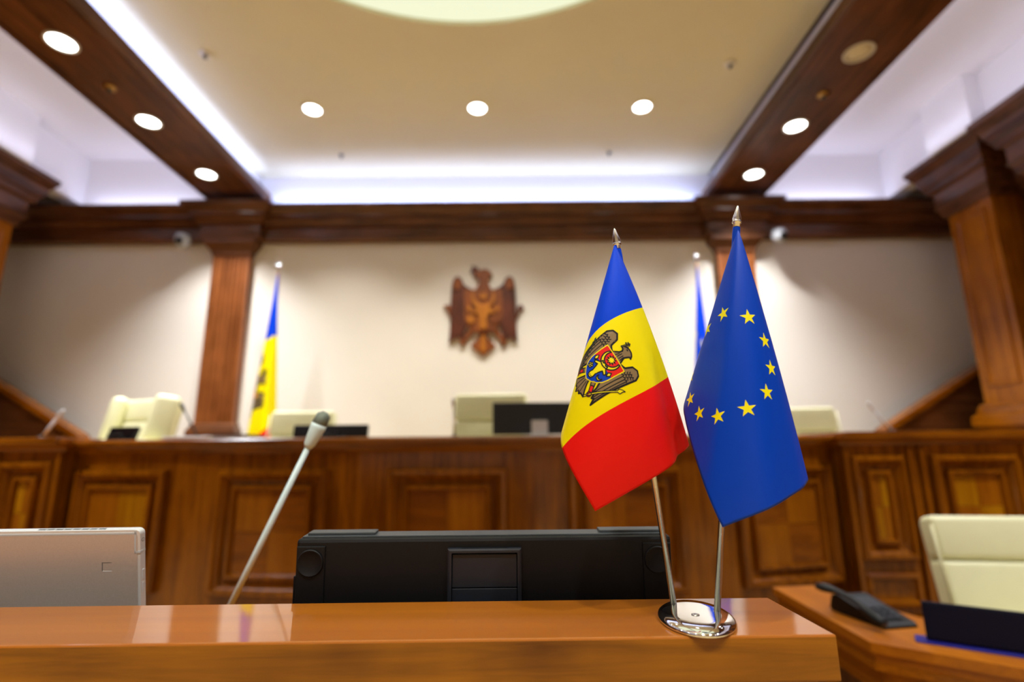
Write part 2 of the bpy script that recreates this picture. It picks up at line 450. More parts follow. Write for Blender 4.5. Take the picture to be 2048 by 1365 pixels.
def sensor(x, y, z, r, mat, label, kind='ceiling_sensor'):
    t = tag(empty(kind, (x, y, z)), label, 'sensor', 'small round sensors in the ceiling')
    b = B(); b.lathe([(r, 0), (r, -.012), (r*.7, -.02), (r*.2, -.022)], (0, 0, 0), 20); b.obj('cover', mat, t)
    b = B(); b.lathe([(r*.32, -.02), (r*.32, -.05), (r*.15, -.055)], (0, 0, 0), 12); b.obj('nozzle', 'vent_grey', t)
sensor(-3.65, 4.19, BZ, .055, 'brass', 'small brass sensor between two downlights in the left wooden beam')
sensor(2.955, 4.36, BZ, .055, 'brass', 'small brass sensor beside the unlit downlight in the right beam')
sensor(-2.87, 4.27, 4.95, .055, 'lamp_ring', 'small pale sprinkler in the cream ceiling near the left beam', 'ceiling_sprinkler')
sensor(2.15, 4.45, 4.95, .055, 'lamp_ring', 'small pale sprinkler in the cream ceiling near the right beam', 'ceiling_sprinkler')
sensor(-2.14, 6.0, 4.95, .028, 'vent_grey', 'tiny grey sensor near the back cove, left of the emblem')
sensor(1.245, 5.99, 4.95, .028, 'vent_grey', 'tiny grey sensor near the back cove, right of the emblem')

# security cameras under the cornice
def dome_camera(x, label):
    t = tag(empty('ceiling_mounted_camera', (x, 6.27, 4.0)), label, 'camera', 'dome cameras under the cornice')
    b = B(); b.lathe([(.08, .0), (.08, -.03), (.095, -.04), (.095, -.06), (.09, -.065)], (0, 0, 0), 24); b.obj('housing', 'white_plastic', t)
    b = B(); b.lathe([(.09, -.06), (.092, -.09), (.08, -.135), (.05, -.17), (.01, -.182)], (0, 0, 0), 24); b.obj('dome', 'white_plastic', t)
    b = B(); b.lathe([(.045, 0), (.045, .014), (.03, .02)], (0, 0, 0), 18, M=Matrix.Translation((0.012, -.08, -.11)) @ Matrix.Rotation(R(105), 4, 'X')); b.obj('lens', 'lens_black', t)
dome_camera(-4.19, 'small white dome camera under the cornice beside the left pilaster')
dome_camera(3.42, 'small white dome camera under the cornice beside the right pilaster')

# ================================================================== EAGLE EMBLEM (drawn upright, in units; shared by the prints and the carving)
def mx(poly): return [(-x, y) for x, y in poly][::-1]
def circ(cx, cy, r, n=12, ry=None): return [(cx+r*math.cos(2*math.pi*k/n), cy+(ry or r)*math.sin(2*math.pi*k/n)) for k in range(n)]
def star(cx, cy, r, n=5, k=0.382, a0=90):
    return [(cx + (r if i % 2 == 0 else r*k)*math.cos(R(a0+180*i/n)), cy + (r if i % 2 == 0 else r*k)*math.sin(R(a0+180*i/n))) for i in range(2*n)]
WING = [(.9, 2.45), (1.35, 2.62), (1.75, 2.85), (1.9, 3.4), (2.05, 4.0), (2.75, 4.5), (3.4, 4.25), (3.75, 3.5), (3.66, 2.0), (3.55, .3), (3.5, -1.5), (3.55, -3.95),
        (3.1, -3.1), (2.85, -3.35), (2.55, -2.7), (2.3, -2.85), (2.1, -2.0), (1.7, -1.2), (1.6, 1.0)]
HEAD = [(-1.0, 2.4), (-.72, 2.9), (-.45, 3.35), (-.42, 3.8), (-.62, 4.02), (-.98, 4.1), (-.92, 4.38), (-.62, 4.66), (-.2, 4.9), (.3, 4.93), (.72, 4.72), (1.0, 4.32),
        (.72, 4.3), (.62, 3.95), (.5, 3.45), (.72, 2.95), (1.0, 2.4)]
TAIL = [(.4, -2.2), (.75, -2.9), (1.25, -3.6), (1.85, -4.25), (1.1, -4.3), (.85, -4.62), (.45, -4.4), (0, -4.95), (-.45, -4.4), (-.85, -4.62), (-1.1, -4.3), (-1.85, -4.25), (-1.25, -3.6), (-.75, -2.9), (-.4, -2.2)]
BODY = [(-1.9, 2.6), (1.9, 2.6), (1.9, -1.3), (.6, -2.4), (-.6, -2.4), (-1.9, -1.3)]
SHIELD = [(-2.12, 2.53), (2.12, 2.53), (2.12, -.2), (1.98, -1.0), (1.55, -1.7), (.85, -2.25), (0, -2.6), (-.85, -2.25), (-1.55, -1.7), (-1.98, -1.0), (-2.12, -.2)]
SH_RED = [(-1.98, 2.4), (1.98, 2.4), (1.98, .38), (-1.98, .38)]
SH_BLUE = [(-1.98, .38), (1.98, .38), (1.98, -.2), (1.85, -.95), (1.45, -1.6), (.8, -2.12), (0, -2.45), (-.8, -2.12), (-1.45, -1.6), (-1.85, -.95), (-1.98, -.2)]
HORNS = [(1.32*math.cos(R(a)), 1.62+1.32*math.sin(R(a))) for a in range(32, -213, -16)] + [(1.02*math.cos(R(a)), 1.86+1.06*math.sin(R(a))) for a in range(-205, 26, 14)]
AURO = [(-.34, -1.95), (0, -2.05), (.34, -1.95), (.46, -1.55), (.36, -1.1), (.5, -.5), (.62, -.12), (1.15, -.3), (1.28, -.05), (.9, .22), (.62, .42), (.55, .75), (.28, .62), (0, .8), (-.28, .62), (-.55, .75),
        (-.62, .42), (-.9, .22), (-1.28, -.05), (-1.15, -.3), (-.62, -.12), (-.5, -.5), (-.36, -1.1), (-.46, -1.55)]
THIGH = [(.75, -1.95), (1.35, -1.65), (1.75, -2.2), (1.25, -2.55)]
LEG = [(1.25, -2.5), (1.72, -2.18), (2.3, -3.0), (1.9, -3.3)]
SCEPT = [(1.72, -4.15), (1.95, -4.1), (4.0, .1), (4.35, .25), (4.3, .75), (4.42, 1.1), (4.1, .9), (3.75, .5), (3.82, .2), (1.75, -3.95)]
CROSS = [[(-1.08, 4.0), (-.95, 3.97), (-.72, 5.42), (-.86, 5.45)], [(-1.2, 4.98), (-1.17, 4.84), (-.48, 4.75), (-.46, 4.9)], [(-1.1, 5.3), (-1.08, 5.18), (-.6, 5.12), (-.58, 5.25)]]
LOZ = [(1.5, .72), (1.78, .32), (1.5, -.08), (1.22, .32)]
MOON = [(1.15+.42*math.cos(R(a)), -.95+.42*math.sin(R(a))) for a in range(10, -191, -20)] + [(1.15+.36*math.cos(R(a)), -.80+.33*math.sin(R(a))) for a in range(-180, 1, 20)]
LEAVES = []
for i in range(9):
    f = i/8; cx, cy = -2.05 - 1.75*f**.8, -3.0 + 4.3*f
    for sg in (-1, 1):
        a = R(72 + sg*42); L = .55
        LEAVES.append([(cx, cy), (cx+.5*L*math.cos(a)-.12*math.sin(a), cy+.5*L*math.sin(a)+.12*math.cos(a)), (cx+L*math.cos(a), cy+L*math.sin(a)), (cx+.5*L*math.cos(a)+.12*math.sin(a), cy+.5*L*math.sin(a)-.12*math.cos(a))])
def feather_lines():
    out = []
    for x0, x1, yb in ((2.55, 2.42, -2.5), (3.0, 2.9, -3.0), (3.35, 3.22, -3.2)): out.append([(x0, 2.0), (x1, yb)])
    for j, y in enumerate((2.05, 2.45, 2.85, 3.2)):
        xs = [2.0 + .3*(j*.5) + .42*i for i in range(5)]
        pl = []
        for xx in xs:
            if 1.95 < xx < 3.35: pl += [(xx, y+.12), (xx+.1, y-.1), (xx+.3, y-.1)]
        if len(pl) > 1: out.append(pl)
    return out
FEATH = feather_lines()
# (material, layer, polygon, outline width)
PRINT = []
for pl in LEAVES: PRINT.append(('print_green', 1, pl, .05))
for w in (WING, mx(WING)): PRINT.append(('print_brown', 1, w, .2))
PRINT.append(('print_brown', 1, BODY, 0)); PRINT.append(('print_brown', 1, HEAD, .18)); PRINT.append(('print_brown', 1, TAIL, .18))
for q in (THIGH, mx(THIGH)): PRINT.append(('print_brown', 1, q, .12))
for q in (LEG, mx(LEG)): PRINT.append(('print_red', 2, q, .12))
for sg in (-1, 1): PRINT.append(('print_darkred', 3, circ(sg*2.15, -3.35, .36), .1))
PRINT.append(('print_gold', 3, SCEPT, .09))
for c in CROSS: PRINT.append(('print_gold', 3, c, .09))
PRINT.append(('print_gold', 3, SHIELD, 0)); PRINT.append(('print_red', 4, SH_RED, 0)); PRINT.append(('print_blue', 4, SH_BLUE, 0))
PRINT.append(('print_gold', 5, HORNS, .14)); PRINT.append(('print_gold', 5, AURO, .14))
PRINT.append(('print_black', 5, star(0, 1.72, .78, 10, .6), 0)); PRINT.append(('print_gold', 6, star(0, 1.72, .48, 8, .55), 0))
for q in (LOZ, mx(LOZ)): PRINT.append(('print_gold', 6, q, .12))
PRINT.append(('print_gold', 6, MOON, .12))
for k in range(5): PRINT.append(('print_gold', 6, circ(-1.2+.24*math.cos(R(72*k+90)), -.95+.24*math.sin(R(72*k+90)), .17, 10), .1))
PRINT.append(('print_gold', 7, circ(-1.2, -.95, .13, 8), .07))
STROKES = [(pl, .11, 2) for f in FEATH for pl in (f, [(-x, y) for x, y in f])]
STROKES += [([(-.1, 2.7), (-.12, 3.5)], .1, 2), ([(.25, 2.7), (.2, 3.5)], .1, 2), ([(-.42, 2.6), (-.3, 3.2)], .1, 2), ([(.55, 2.7), (.4, 3.4)], .1, 2), ([(-.35, 4.5), (-.15, 4.55)], .16, 2),
            ([(0, -2.6), (0, -4.7)], .1, 2), ([(.35, -2.7), (.8, -4.4)], .1, 2), ([(-.35, -2.7), (-.8, -4.4)], .1, 2), ([(-.2, -1.75), (-.1, -1.75)], .12, 6), ([(.1, -1.75), (.2, -1.75)], .12, 6)]

def tri2d(poly, step):
    """triangles of a 2-D polygon with inner points every step"""
    n = len(poly); pts = []
    for i in range(n):
        a, b_ = Vector(poly[i]), Vector(poly[(i+1) % n]); m = max(1, int((b_-a).length/step))
        pts += [a.lerp(b_, k/m) for k in range(m)]
    ne = len(pts); edges = [(i, (i+1) % ne) for i in range(ne)]
    xs = [p[0] for p in poly]; ys = [p[1] for p in poly]
    def inside(x, y):
        c = False
        for i in range(n):
            (x1, y1), (x2, y2) = poly[i], poly[(i+1) % n]
            if (y1 > y) != (y2 > y) and x < (x2-x1)*(y-y1)/(y2-y1)+x1: c = not c
        return c
    x = min(xs)+step*.5
    while x < max(xs):
        y = min(ys)+step*.5
        while y < max(ys):
            if inside(x, y): pts.append(Vector((x, y)))
            y += step
        x += step
    v, e, f, *_ = delaunay_2d_cdt(pts, edges, [list(range(ne))], 1, 1e-5)
    return [tuple(p) for p in v], [tuple(q) for q in f]
def ribbon(pl, w, closed):
    """quads of a stroke along a polyline, with round joints"""
    V, Fc = [], []; n = len(pl)
    for i in range(n if closed else n-1):
        a, b_ = Vector(pl[i]), Vector(pl[(i+1) % n]); d = b_-a; L = d.length
        if L < 1e-6: continue
        d /= L; q = Vector((-d.y, d.x))*w/2; m = max(1, int(L/.4))
        for k in range(m):
            p0, p1 = a.lerp(b_, k/m), a.lerp(b_, (k+1)/m); j = len(V)
            V += [tuple(p0+q), tuple(p1+q), tuple(p1-q), tuple(p0-q)]; Fc.append((j, j+1, j+2, j+3))
        j = len(V); V += circ(b_.x, b_.y, w/2, 8); Fc.append(tuple(range(j, j+8)))
    return V, Fc

# ================================================================== FLAGS
def spherical(l, d): return Vector((math.sin(l)*math.cos(d), -math.sin(d), -math.cos(l)*math.cos(d)))
def cone_table(lam0, del0, eta, bez, N=181, cut=50.0):
    """directions of a draped corner: the cloth fans out from its top corner, rolls round and returns to the pole"""
    nodes = [0, 12, 24, 36, 47, 54, 62, 75, 90]
    l, d, out = lam0, del0, []
    h = math.pi/2/(N-1)
    for i in range(N):
        ph = 90.0*i/(N-1)
        if ph > cut: break
        out.append((l, d)); k = max(j for j in range(8) if nodes[j] <= ph)
        e = eta[k] + (eta[k+1]-eta[k])*(ph-nodes[k])/(nodes[k+1]-nodes[k])
        l -= h*math.cos(e)/math.cos(d); d += h*math.sin(e)
    p0 = out[-1]; c1, c2, p3 = [(R(a), R(b_)) for a, b_ in bez]; m = N - len(out)
    for i in range(1, m+1):
        u = i/m; w = ((1-u)**3, 3*u*(1-u)**2, 3*u*u*(1-u), u**3)
        out.append(tuple(sum(w[q]*v[k] for q, v in enumerate((p0, c1, c2, p3))) for k in (0, 1)))
    return [spherical(*o) for o in out]
class Cloth:
    def __init__(s, apex, table, W, H, kap=0.0, kd=0.0, ref=0.2, folds=()):
        s.folds = folds; s.A = Vector(apex); s.T = table; s.W = W; s.H = H; s.kap = kap; s.kd = kd; s.ref = ref
        n = s.nrm_raw(W*.6, H*.5); s.sg = 1 if n.y < 0 else -1
    def P(s, a, t):
        r = math.hypot(a, t)
        if r < 1e-9: return s.A.copy()
        f = math.atan2(max(t, 0), max(a, 0))/(math.pi/2)*(len(s.T)-1); i = min(int(f), len(s.T)-2); w = f-i
        v = r*(s.T[i]*(1-w) + s.T[i+1]*w)
        k = s.kap*(r/s.ref-.6); b_ = s.kd*(r/s.ref-.6); c, q = math.cos(k), math.sin(k)
        y = v.y + b_*r; ph = f*90.0/(len(s.T)-1)
        for p0, wd, am, r0 in s.folds:
            y += am*max(0.0, (r/s.W-r0)/(1-r0))**1.3*math.exp(-((ph-p0)/wd)**2)
        return s.A + Vector((v.x*c-v.z*q, y, v.x*q+v.z*c))
    def nrm_raw(s, a, t):
        e = s.W*.004
        return ((s.P(a+e, t)-s.P(max(a-e, 0), t)).cross(s.P(a, t+e)-s.P(a, max(t-e, 0)))).normalized()
    def at(s, a, t, off): return s.P(a, t) + s.nrm_raw(a, t)*s.sg*off
def sheet(name, cl, bands, mats, parent, thick, nt_=56, per=34):
    """the cloth itself; bands are edges along the fly, each with its own dye"""
    ss, mi = [0.0], []
    for k in range(len(bands)-1):
        for q in range(per): ss.append(bands[k] + (bands[k+1]-bands[k])*(q+1)/per); mi.append(k)
    tt = [cl.H*(k/nt_) for k in range(nt_+1)]
    V = [cl.P(max(a, 1e-5), max(t, 1e-5)) for a in ss for t in tt]; m = len(tt)
    me = bpy.data.meshes.new(name)
    me.from_pydata([tuple(v) for v in V], [], [(i*m+j, (i+1)*m+j, (i+1)*m+j+1, i*m+j+1) if cl.sg > 0 else (i*m+j, i*m+j+1, (i+1)*m+j+1, (i+1)*m+j) for i in range(len(ss)-1) for j in range(m-1)])
    for k in mats: me.materials.append(MATS[k])
    for p in me.polygons: p.material_index = mi[p.index//(m-1)]; p.use_smooth = True
    o = bpy.data.objects.new(name, me); link(o, parent)
    md = o.modifiers.new('cloth_thickness', 'SOLIDIFY'); md.thickness = thick; md.offset = -1
    return o
def print_emblem(cl, sc, tc, u, parent, lay, loc):
    order = ['print_brown', 'print_black', 'print_gold', 'print_red', 'print_blue', 'print_green', 'print_darkred']
    b = B()
    def put(V, Fc, mat, L):
        b.add([cl.at(sc + x*u*1.06, tc - y*u, lay*(L+1)) for x, y in V], Fc, order.index(mat), True)
    for mat, L, poly, ow in PRINT:
        V, Fc = tri2d(poly, .45); put(V, Fc, mat, L)
        if ow: V, Fc = ribbon(poly, ow*1.3, True); put(V, Fc, 'print_black', L+.5)
    for pl, w, L in STROKES:
        V, Fc = ribbon(pl, w*1.25, False); put(V, Fc, 'print_black', L+.4)
    return b.obj('eagle_emblem', order, parent, loc)

# two-pole desk flag stand
ST = (0.1493, 0.4700, 1.10)
LF, LT = Vector((.1397, .4975, 1.104)), Vector((.0957, .4536, 1.4367))
RF, RT = Vector((.1687, .4744, 1.104)), Vector((.2023, .4337, 1.4485))
stand = tag(empty('flag_stand', ST), 'polished chrome oval stand with two thin poles on the wooden ledge', 'flag stand')
b = B(Matrix.Translation(ST) @ Matrix.Rotation(R(-9.3), 4, 'Z'))
b.lathe([(.97, 0), (1.0, .0008), (1.0, .0022), (.96, .0038), (.88, .0052), (.6, .0058), (.02, .006)], (0, 0, 0), 64, sx=.0304, sy=.0463)
for v in b.bm.verts: pass
b.obj('base', 'chrome', stand, ST)
b = B(Matrix.Translation((.1468, .4625, 1.1055))); b.lathe([(.0032, 0), (.0032, .0009), (.002, .0011), (.0006, .0006)], (0, 0, 0), 14); b.obj('screw', 'satin_steel', stand, ST)
for f, t_ in ((LF, LT), (RF, RT)):
    d = (t_-f).normalized()
    b = B(); b.tube([f, f+d*.33, t_-d*.0085], [.0027, .0027, .0026], 14); b.obj('pole', 'satin_steel', stand, ST)
    b = B(); p = t_-d*.019
    b.tube([p, p+d*.004, p+d*.0045, p+d*.006, p+d*.0065, p+d*.008, p+d*.019, p+d*.0205], [.0028, .0030, .0040, .0040, .0036, .0040, .0010, .0004], 16); b.obj('finial', 'finial_metal', stand, ST)

XM = [0.45363, 0.35777, -0.12395, 0.19742, 0.71705, 0.006, 0.94853, 0.86428, 0.50988, -0.21795, -1.12631, -2.17046, -4.35479, -4.25444, -1.04839, 0.02346, 0.31866, -0.09485, -0.0318, -0.00194, 0.00623]
XE = [0.43372, 0.20677, -0.11241, 0.22089, 0.60318, -0.00299, 1.42247, 0.81705, 0.11058, -1.2045, -1.37583, -1.55089, -2.42414, -4.70214, -6.67867, 0.03477, 0.13293, -0.00378, 0.02735, -0.00708, 0.00882]
AM = Vector((.0953, .4536, 1.424))
AE = Vector((.2008, .4337, 1.4304))
TM = cone_table(XM[1], XM[2], XM[6:15], ((-19, -14), (2, -17), (7.5, -7.4)))
TE = cone_table(XE[1], XE[2], XE[6:15], ((-19, -26), (4, -24), (-5.6, -6.7)))
cm = Cloth(AM, TM, XM[3], XM[3]*XM[4], XM[15], XM[16], folds=((8.5, 3.2, .0085, .45), (16, 5, -.004, .4), (28, 5, .002, .3)))
fl = tag(empty('desk_flag', AM), 'small blue, yellow and red desk flag with eagle crest hanging from the shorter pole', 'flag', 'desk flags on the chrome stand')
so = sheet('flag_cloth', cm, [0, cm.W/3, 2*cm.W/3, cm.W], ['cloth_blue', 'cloth_yellow', 'cloth_red'], fl, .0003); so.location = -AM
print_emblem(cm, cm.W/2+XM[19], cm.H/2+XM[20], XM[5], fl, .00006, AM)
d = (LF-LT).normalized()
b = B(); b.tube([LT+d*.0185, LT+d*.024, LT+d*(.02+cm.H*.98)], [.0031, .0034, .0034], 14, cap=False); b.obj('pole_sleeve', 'cloth_blue', fl, AM)
ce = Cloth(AE, TE, XE[3], XE[3]*XE[4], XE[15], XE[16], folds=((6, 2.5, -.003, .3), (17, 3.5, .0022, .3), (24, 3, -.0012, .3), (31, 3, .0016, .3)))
fe = tag(empty('desk_flag', AE), 'small deep blue desk flag with a ring of twelve gold stars', 'flag', 'desk flags on the chrome stand')
so = sheet('flag_cloth', ce, [0, ce.W/2, ce.W], ['cloth_navy', 'cloth_navy'], fe, .0003, per=50); so.location = -AE
for k in range(12):
    a = R(30*k); cs, ct = ce.W/2+XE[19]+ce.H/3*math.sin(a), ce.H/2+XE[20]-ce.H/3*math.cos(a)
    V, Fc = tri2d(star(0, 0, ce.H/18*.96), .0025)
    b = B(); b.add([ce.at(cs+x, ct-y, .00012) for x, y in V], Fc, 0, True); b.obj('star', 'print_gold', fe, AE)
d = (RF-RT).normalized()
b = B(); b.tube([RT+d*.0185, RT+d*.024, RT+d*(.02+ce.H*.98)], [.0031, .0034, .0034], 14, cap=False); b.obj('pole_sleeve', 'cloth_navy', fe, AE)

# tall flags standing before the back wall
def smooth_table(nodes, N=181):
    out = []
    for i in range(N):
        ph = 90.0*i/(N-1); k = max(j for j in range(len(nodes)-1) if nodes[j][0] <= ph)
        f = (ph-nodes[k][0])/(nodes[k+1][0]-nodes[k][0]); f = f*f*(3-2*f)
        out.append(spherical(R(nodes[k][1]+(nodes[k+1][1]-nodes[k][1])*f), R(nodes[k][2]+(nodes[k+1][2]-nodes[k][2])*f)))
    return out
def floor_flag(x, y, ztop, plabel, flabel, eu):
    z0 = .55
    s = tag(empty('flagpole', (x, y, z0)), plabel, 'flagpole', 'flagpoles before the back wall')
    b = B(); b.tube([(0, 0, .03), (0, 0, ztop-z0-.12)], .016, 14); b.obj('pole', 'brass', s)
    b = B(); b.lathe([(.17, 0), (.17, .02), (.12, .035), (.03, .05), (.025, .12)], (0, 0, 0), 28); b.obj('base', 'chrome', s)
    b = B(); b.lathe([(.016, -.13), (.03, -.12), (.018, -.10), (.034, -.075), (.034, -.05), (.004, 0)], (0, 0, ztop-z0), 18); b.obj('finial', 'chrome', s)
    A = Vector((x, y-.02, ztop-.13))
    tb = smooth_table([(0, 3.8, -1), (8, 2.0, 3.0), (15, -.8, 1.0), (23, -3.4, 3.4), (30, -5.4, 0), (38, -3.5, -5), (46, -.5, -2.5), (54, -2.5, -8), (63, -.5, -3), (72, -2.5, -9), (81, -1, -4), (90, 0, -1)])
    c = Cloth(A, tb, 2.4, 1.45)
    f = tag(empty('ceremonial_flag', A), flabel, 'flag', 'tall flags before the back wall')
    if eu:
        o = sheet('flag_cloth', c, [0, 1.2, 2.4], ['cloth_blue', 'cloth_blue'], f, .002, per=40); o.location = -A
        for k in range(12):
            a = R(30*k); cs, ct = 1.2+c.H/3*math.sin(a), .725-c.H/3*math.cos(a)
            V, Fc = tri2d(star(0, 0, c.H/18), .03)
            b = B(); b.add([c.at(cs+px, ct-py, .002) for px, py in V], Fc, 0, True); b.obj('star', 'print_gold', f, A)
    else:
        o = sheet('flag_cloth', c, [0, .80, 1.86, 2.4], ['cloth_blue', 'cloth_yellow', 'cloth_red'], f, .002); o.location = -A
        print_emblem(c, 1.24, .74, .080, f, .0006, A)
floor_flag(-2.80, 6.0, 3.53, 'tall flagpole beside the left pilaster', 'tall furled blue, yellow and red flag beside the left pilaster', False)
floor_flag(2.23, 6.0, 3.60, 'tall flagpole behind the blue desk flag', 'tall furled blue flag behind the starred desk flag', True)

# ================================================================== CARVED WALL EMBLEM
WING_C = [(.9, 2.45), (1.1, 2.57), (1.7, 2.85), (2.2, 3.24), (2.45, 3.9), (2.9, 4.18), (3.3, 3.9), (3.5, 3.3), (3.6, 1.0), (3.6, -1.0), (3.72, -3.45), (2.9, -2.7), (2.1, -3.25), (2.0, -2.0), (1.7, -1.2), (1.6, 1.0)]
TAIL_C = [(-.35, -2.2), (.35, -2.2), (.5, -2.9), (1.35, -3.75), (0, -4.95), (-1.35, -3.75), (-.5, -2.9)]
EC = (XC-.005, 6.55, 3.01); EU_ = .1165
em = tag(empty('wall_emblem', EC), 'carved wooden eagle coat of arms on the cream back wall', 'emblem')
def carve(name, poly, d0, d1, mat, parent=em, bev=True):
    cx = sum(p[0] for p in poly)/len(poly); cy = sum(p[1] for p in poly)/len(poly)
    fn = lambda x, y, d: (EC[0]+x*EU_, EC[1]-d, EC[2]+y*EU_)
    b = B(); V, Fc = tri2d(poly, 1.0)
    n = len(V)
    top = [fn(x, y, d1) for x, y in V]; bot = [fn(x, y, d0) for x, y in V]
    cnt = {}
    for f in Fc:
        for i in range(3):
            e = (f[i], f[(i+1) % 3]); cnt[e] = cnt.get(e, 0)+1
    side = [(i, j, n+j, n+i) for (i, j) in cnt if (j, i) not in cnt]
    b.add(top+bot, list(Fc) + [tuple(n+i for i in f[::-1]) for f in Fc] + side)
    bmesh.ops.remove_doubles(b.bm, verts=b.bm.verts[:], dist=1e-6)
    return b.obj(name, mat, parent, EC if parent is em else None)
for w in (lambda p: p, mx):
    wo = carve('wing', w(WING_C), .002, .05, 'carved_red')
    carve('wing_tip', w([(2.45, 3.3), (2.62, 3.75), (2.9, 3.95), (3.2, 3.75), (3.35, 3.2), (3.3, 2.6), (2.6, 2.6)]), .05, .068, 'carved_brown', wo)
    for x0, x1, yb in ((2.2, 2.15, -1.9), (2.62, 2.5, -2.6), (3.05, 2.95, -3.0), (3.4, 3.42, -3.0)):
        carve('feather', w([(x0-.14, 2.2), (x0+.14, 2.2), (x1+.12, yb), (x1, yb-.3), (x1-.12, yb)]), .05, .066, 'carved_red', wo)
    carve('thigh', w(THIGH), .01, .06, 'carved_brown')
    carve('leg', w(LEG), .01, .05, 'carved_brown')
    carve('talon', circ((1 if w is not mx else -1)*2.2, -3.3, .38), .01, .055, 'carved_brown')
carve('body', BODY, .002, .045, 'carved_brown')
carve('head', HEAD, .002, .07, 'carved_brown')
carve('beak_cross', [(-1.5, 4.6), (-1.2, 4.7), (-1.05, 4.1), (-.85, 4.05), (-.78, 4.8), (-.5, 4.85), (-.55, 5.15), (-.95, 5.3), (-1.25, 5.5), (-1.3, 5.0)], .01, .045, 'carved_red')
tl = carve('tail', TAIL_C, .002, .05, 'carved_brown')
carve('tail_feather', [(-.16, -2.4), (.16, -2.4), (.28, -4.2), (0, -4.6), (-.28, -4.2)], .05, .066, 'carved_gold', tl)
carve('sceptre', [(2.0, -3.9), (2.25, -3.9), (4.1, .1), (4.5, .4), (4.2, .9), (3.75, .6), (3.8, .2)], .008, .04, 'carved_red')
carve('branch', [(-2.0, -3.2), (-2.5, -3.1), (-4.0, .2), (-4.4, .8), (-3.8, .9), (-3.5, .4)], .008, .045, 'carved_brown')
sh = carve('shield', SHIELD, .045, .075, 'carved_brown')
carve('horns', HORNS, .075, .1, 'carved_gold', sh); carve('aurochs_head', AURO, .075, .11, 'carved_gold', sh)
carve('star', star(0, 1.75, .55, 8, .55), .075, .095, 'carved_gold', sh)
carve('rose', circ(-1.25, -.85, .48, 14), .075, .095, 'carved_gold', sh)
carve('crescent', circ(1.25, -.85, .48, 14), .075, .092, 'carved_brown', sh)
for q in (LOZ, mx(LOZ)): carve('lozenge', q, .075, .09, 'carved_gold', sh)

# ================================================================== PRESIDIUM DESK
VTX = [Vector((XC-.495, 3.0)), Vector((XC+.495, 3.0))]
for ang in (7, 13):
    d = Vector((math.cos(R(ang)), math.sin(R(ang))))*.99
    if ang == 13: d *= .865/.99
    VTX.append(VTX[-1] + d); VTX.insert(0, VTX[0] + Vector((-d.x, d.y)))
TOPZ = 1.33
desk = tag(empty('presidium_desk', (XC, 3.2, 0)), 'long panelled wooden presidium desk facing the room', 'desk')
dl = desk.location
path = [(v.x, v.y) for v in VTX]
B().sweep(path, [(-.05, 0), (0, 0), (0, 1.26), (-.05, 1.26)]).obj('carcass', 'honey_z', desk, dl)
b = B(); b.sweep(path, [(-.30, TOPZ), (.055, TOPZ), (.065, TOPZ-.01), (.065, TOPZ-.028), (.05, TOPZ-.035), (-.30, TOPZ-.035)]); b.obj('worktop', 'honey_x', desk, dl)
b = B(); b.prism([(v.x, v.y+.26) for v in VTX] + [(XC+(v.x-XC)*.9, v.y+.66) for v in VTX[::-1]], lambda x, y, z: (x, y, z), TOPZ-.035, TOPZ); b.obj('rear_worktop', 'honey_x', desk, dl)
B().sweep(path, [(-.02, TOPZ-.035), (.045, TOPZ-.035), (.04, TOPZ-.05), (.022, TOPZ-.07), (.02, TOPZ-.085), (-.02, TOPZ-.085)]).obj('top_moulding', 'honey_x', desk, dl)
B().sweep(path, [(-.02, 0), (.05, 0), (.05, .30), (.03, .33), (.02, .36), (-.02, .36)]).obj('plinth', 'honey_x', desk, dl)
def panel_unit(parent, fn, a0, a1, z0, z1, loc, k, gold=False, low=None):
    """one framed panel with quartered veneer"""
    p = B(); p.frame(a0, a1, z0, z1, [(0, -.004), (0, .034), (.010, .05), (.028, .052), (.036, .034), (.044, .026), (.06, .004), (.085, .002)], fn)
    i0, i1, j0, j1 = a0+.085, a1-.085, z0+.085, z1-.085
    p.frame(i0, i1, j0, j1, [(0, .002), (.0, .022), (.008, .036), (.022, .036), (.032, .012)], fn)
    po = p.obj('panel', 'honey_z', parent, loc)
    i0 += .032; i1 -= .032; j0 += .032; j1 -= .032; im, jm = (i0+i1)/2, (j0+j1)/2
    mats = ('veneer_gold', 'veneer_light') if gold else ('veneer_light', 'veneer_dark')
    for q, (x0, x1, y0, y1) in enumerate(((i0, im, j0, jm), (im, i1, j0, jm), (i0, im, jm, j1), (im, i1, jm, j1))):
        v = B(); e = .0008
        v.add([fn(x, o, z) for o in (.002, .014) for x, z in ((x0+e, y0+e), (x1-e, y0+e), (x1-e, y1-e), (x0+e, y1-e))], [(0, 1, 2, 3), (4, 5, 6, 7), (0, 1, 5, 4), (1, 2, 6, 5), (2, 3, 7, 6), (3, 0, 4, 7)])
        v.obj('veneer', mats[(q in (1, 2)) ^ (k % 2 == 1)], po)
    return po
def facet(v0, v1):
    d = (v1-v0).normalized(); nn = Vector((d.y, -d.x))
    return lambda a, o, z: (v0.x + d.x*a + nn.x*o, v0.y + d.y*a + nn.y*o, z)
for k in range(len(VTX)-1):
    fn = facet(VTX[k], VTX[k+1])
    o_ = -.125 if k == 0 else 0.0
    panel_unit(desk, fn, .17+o_, .82+o_, .49, 1.155, dl, k, gold=(k in (0,)))
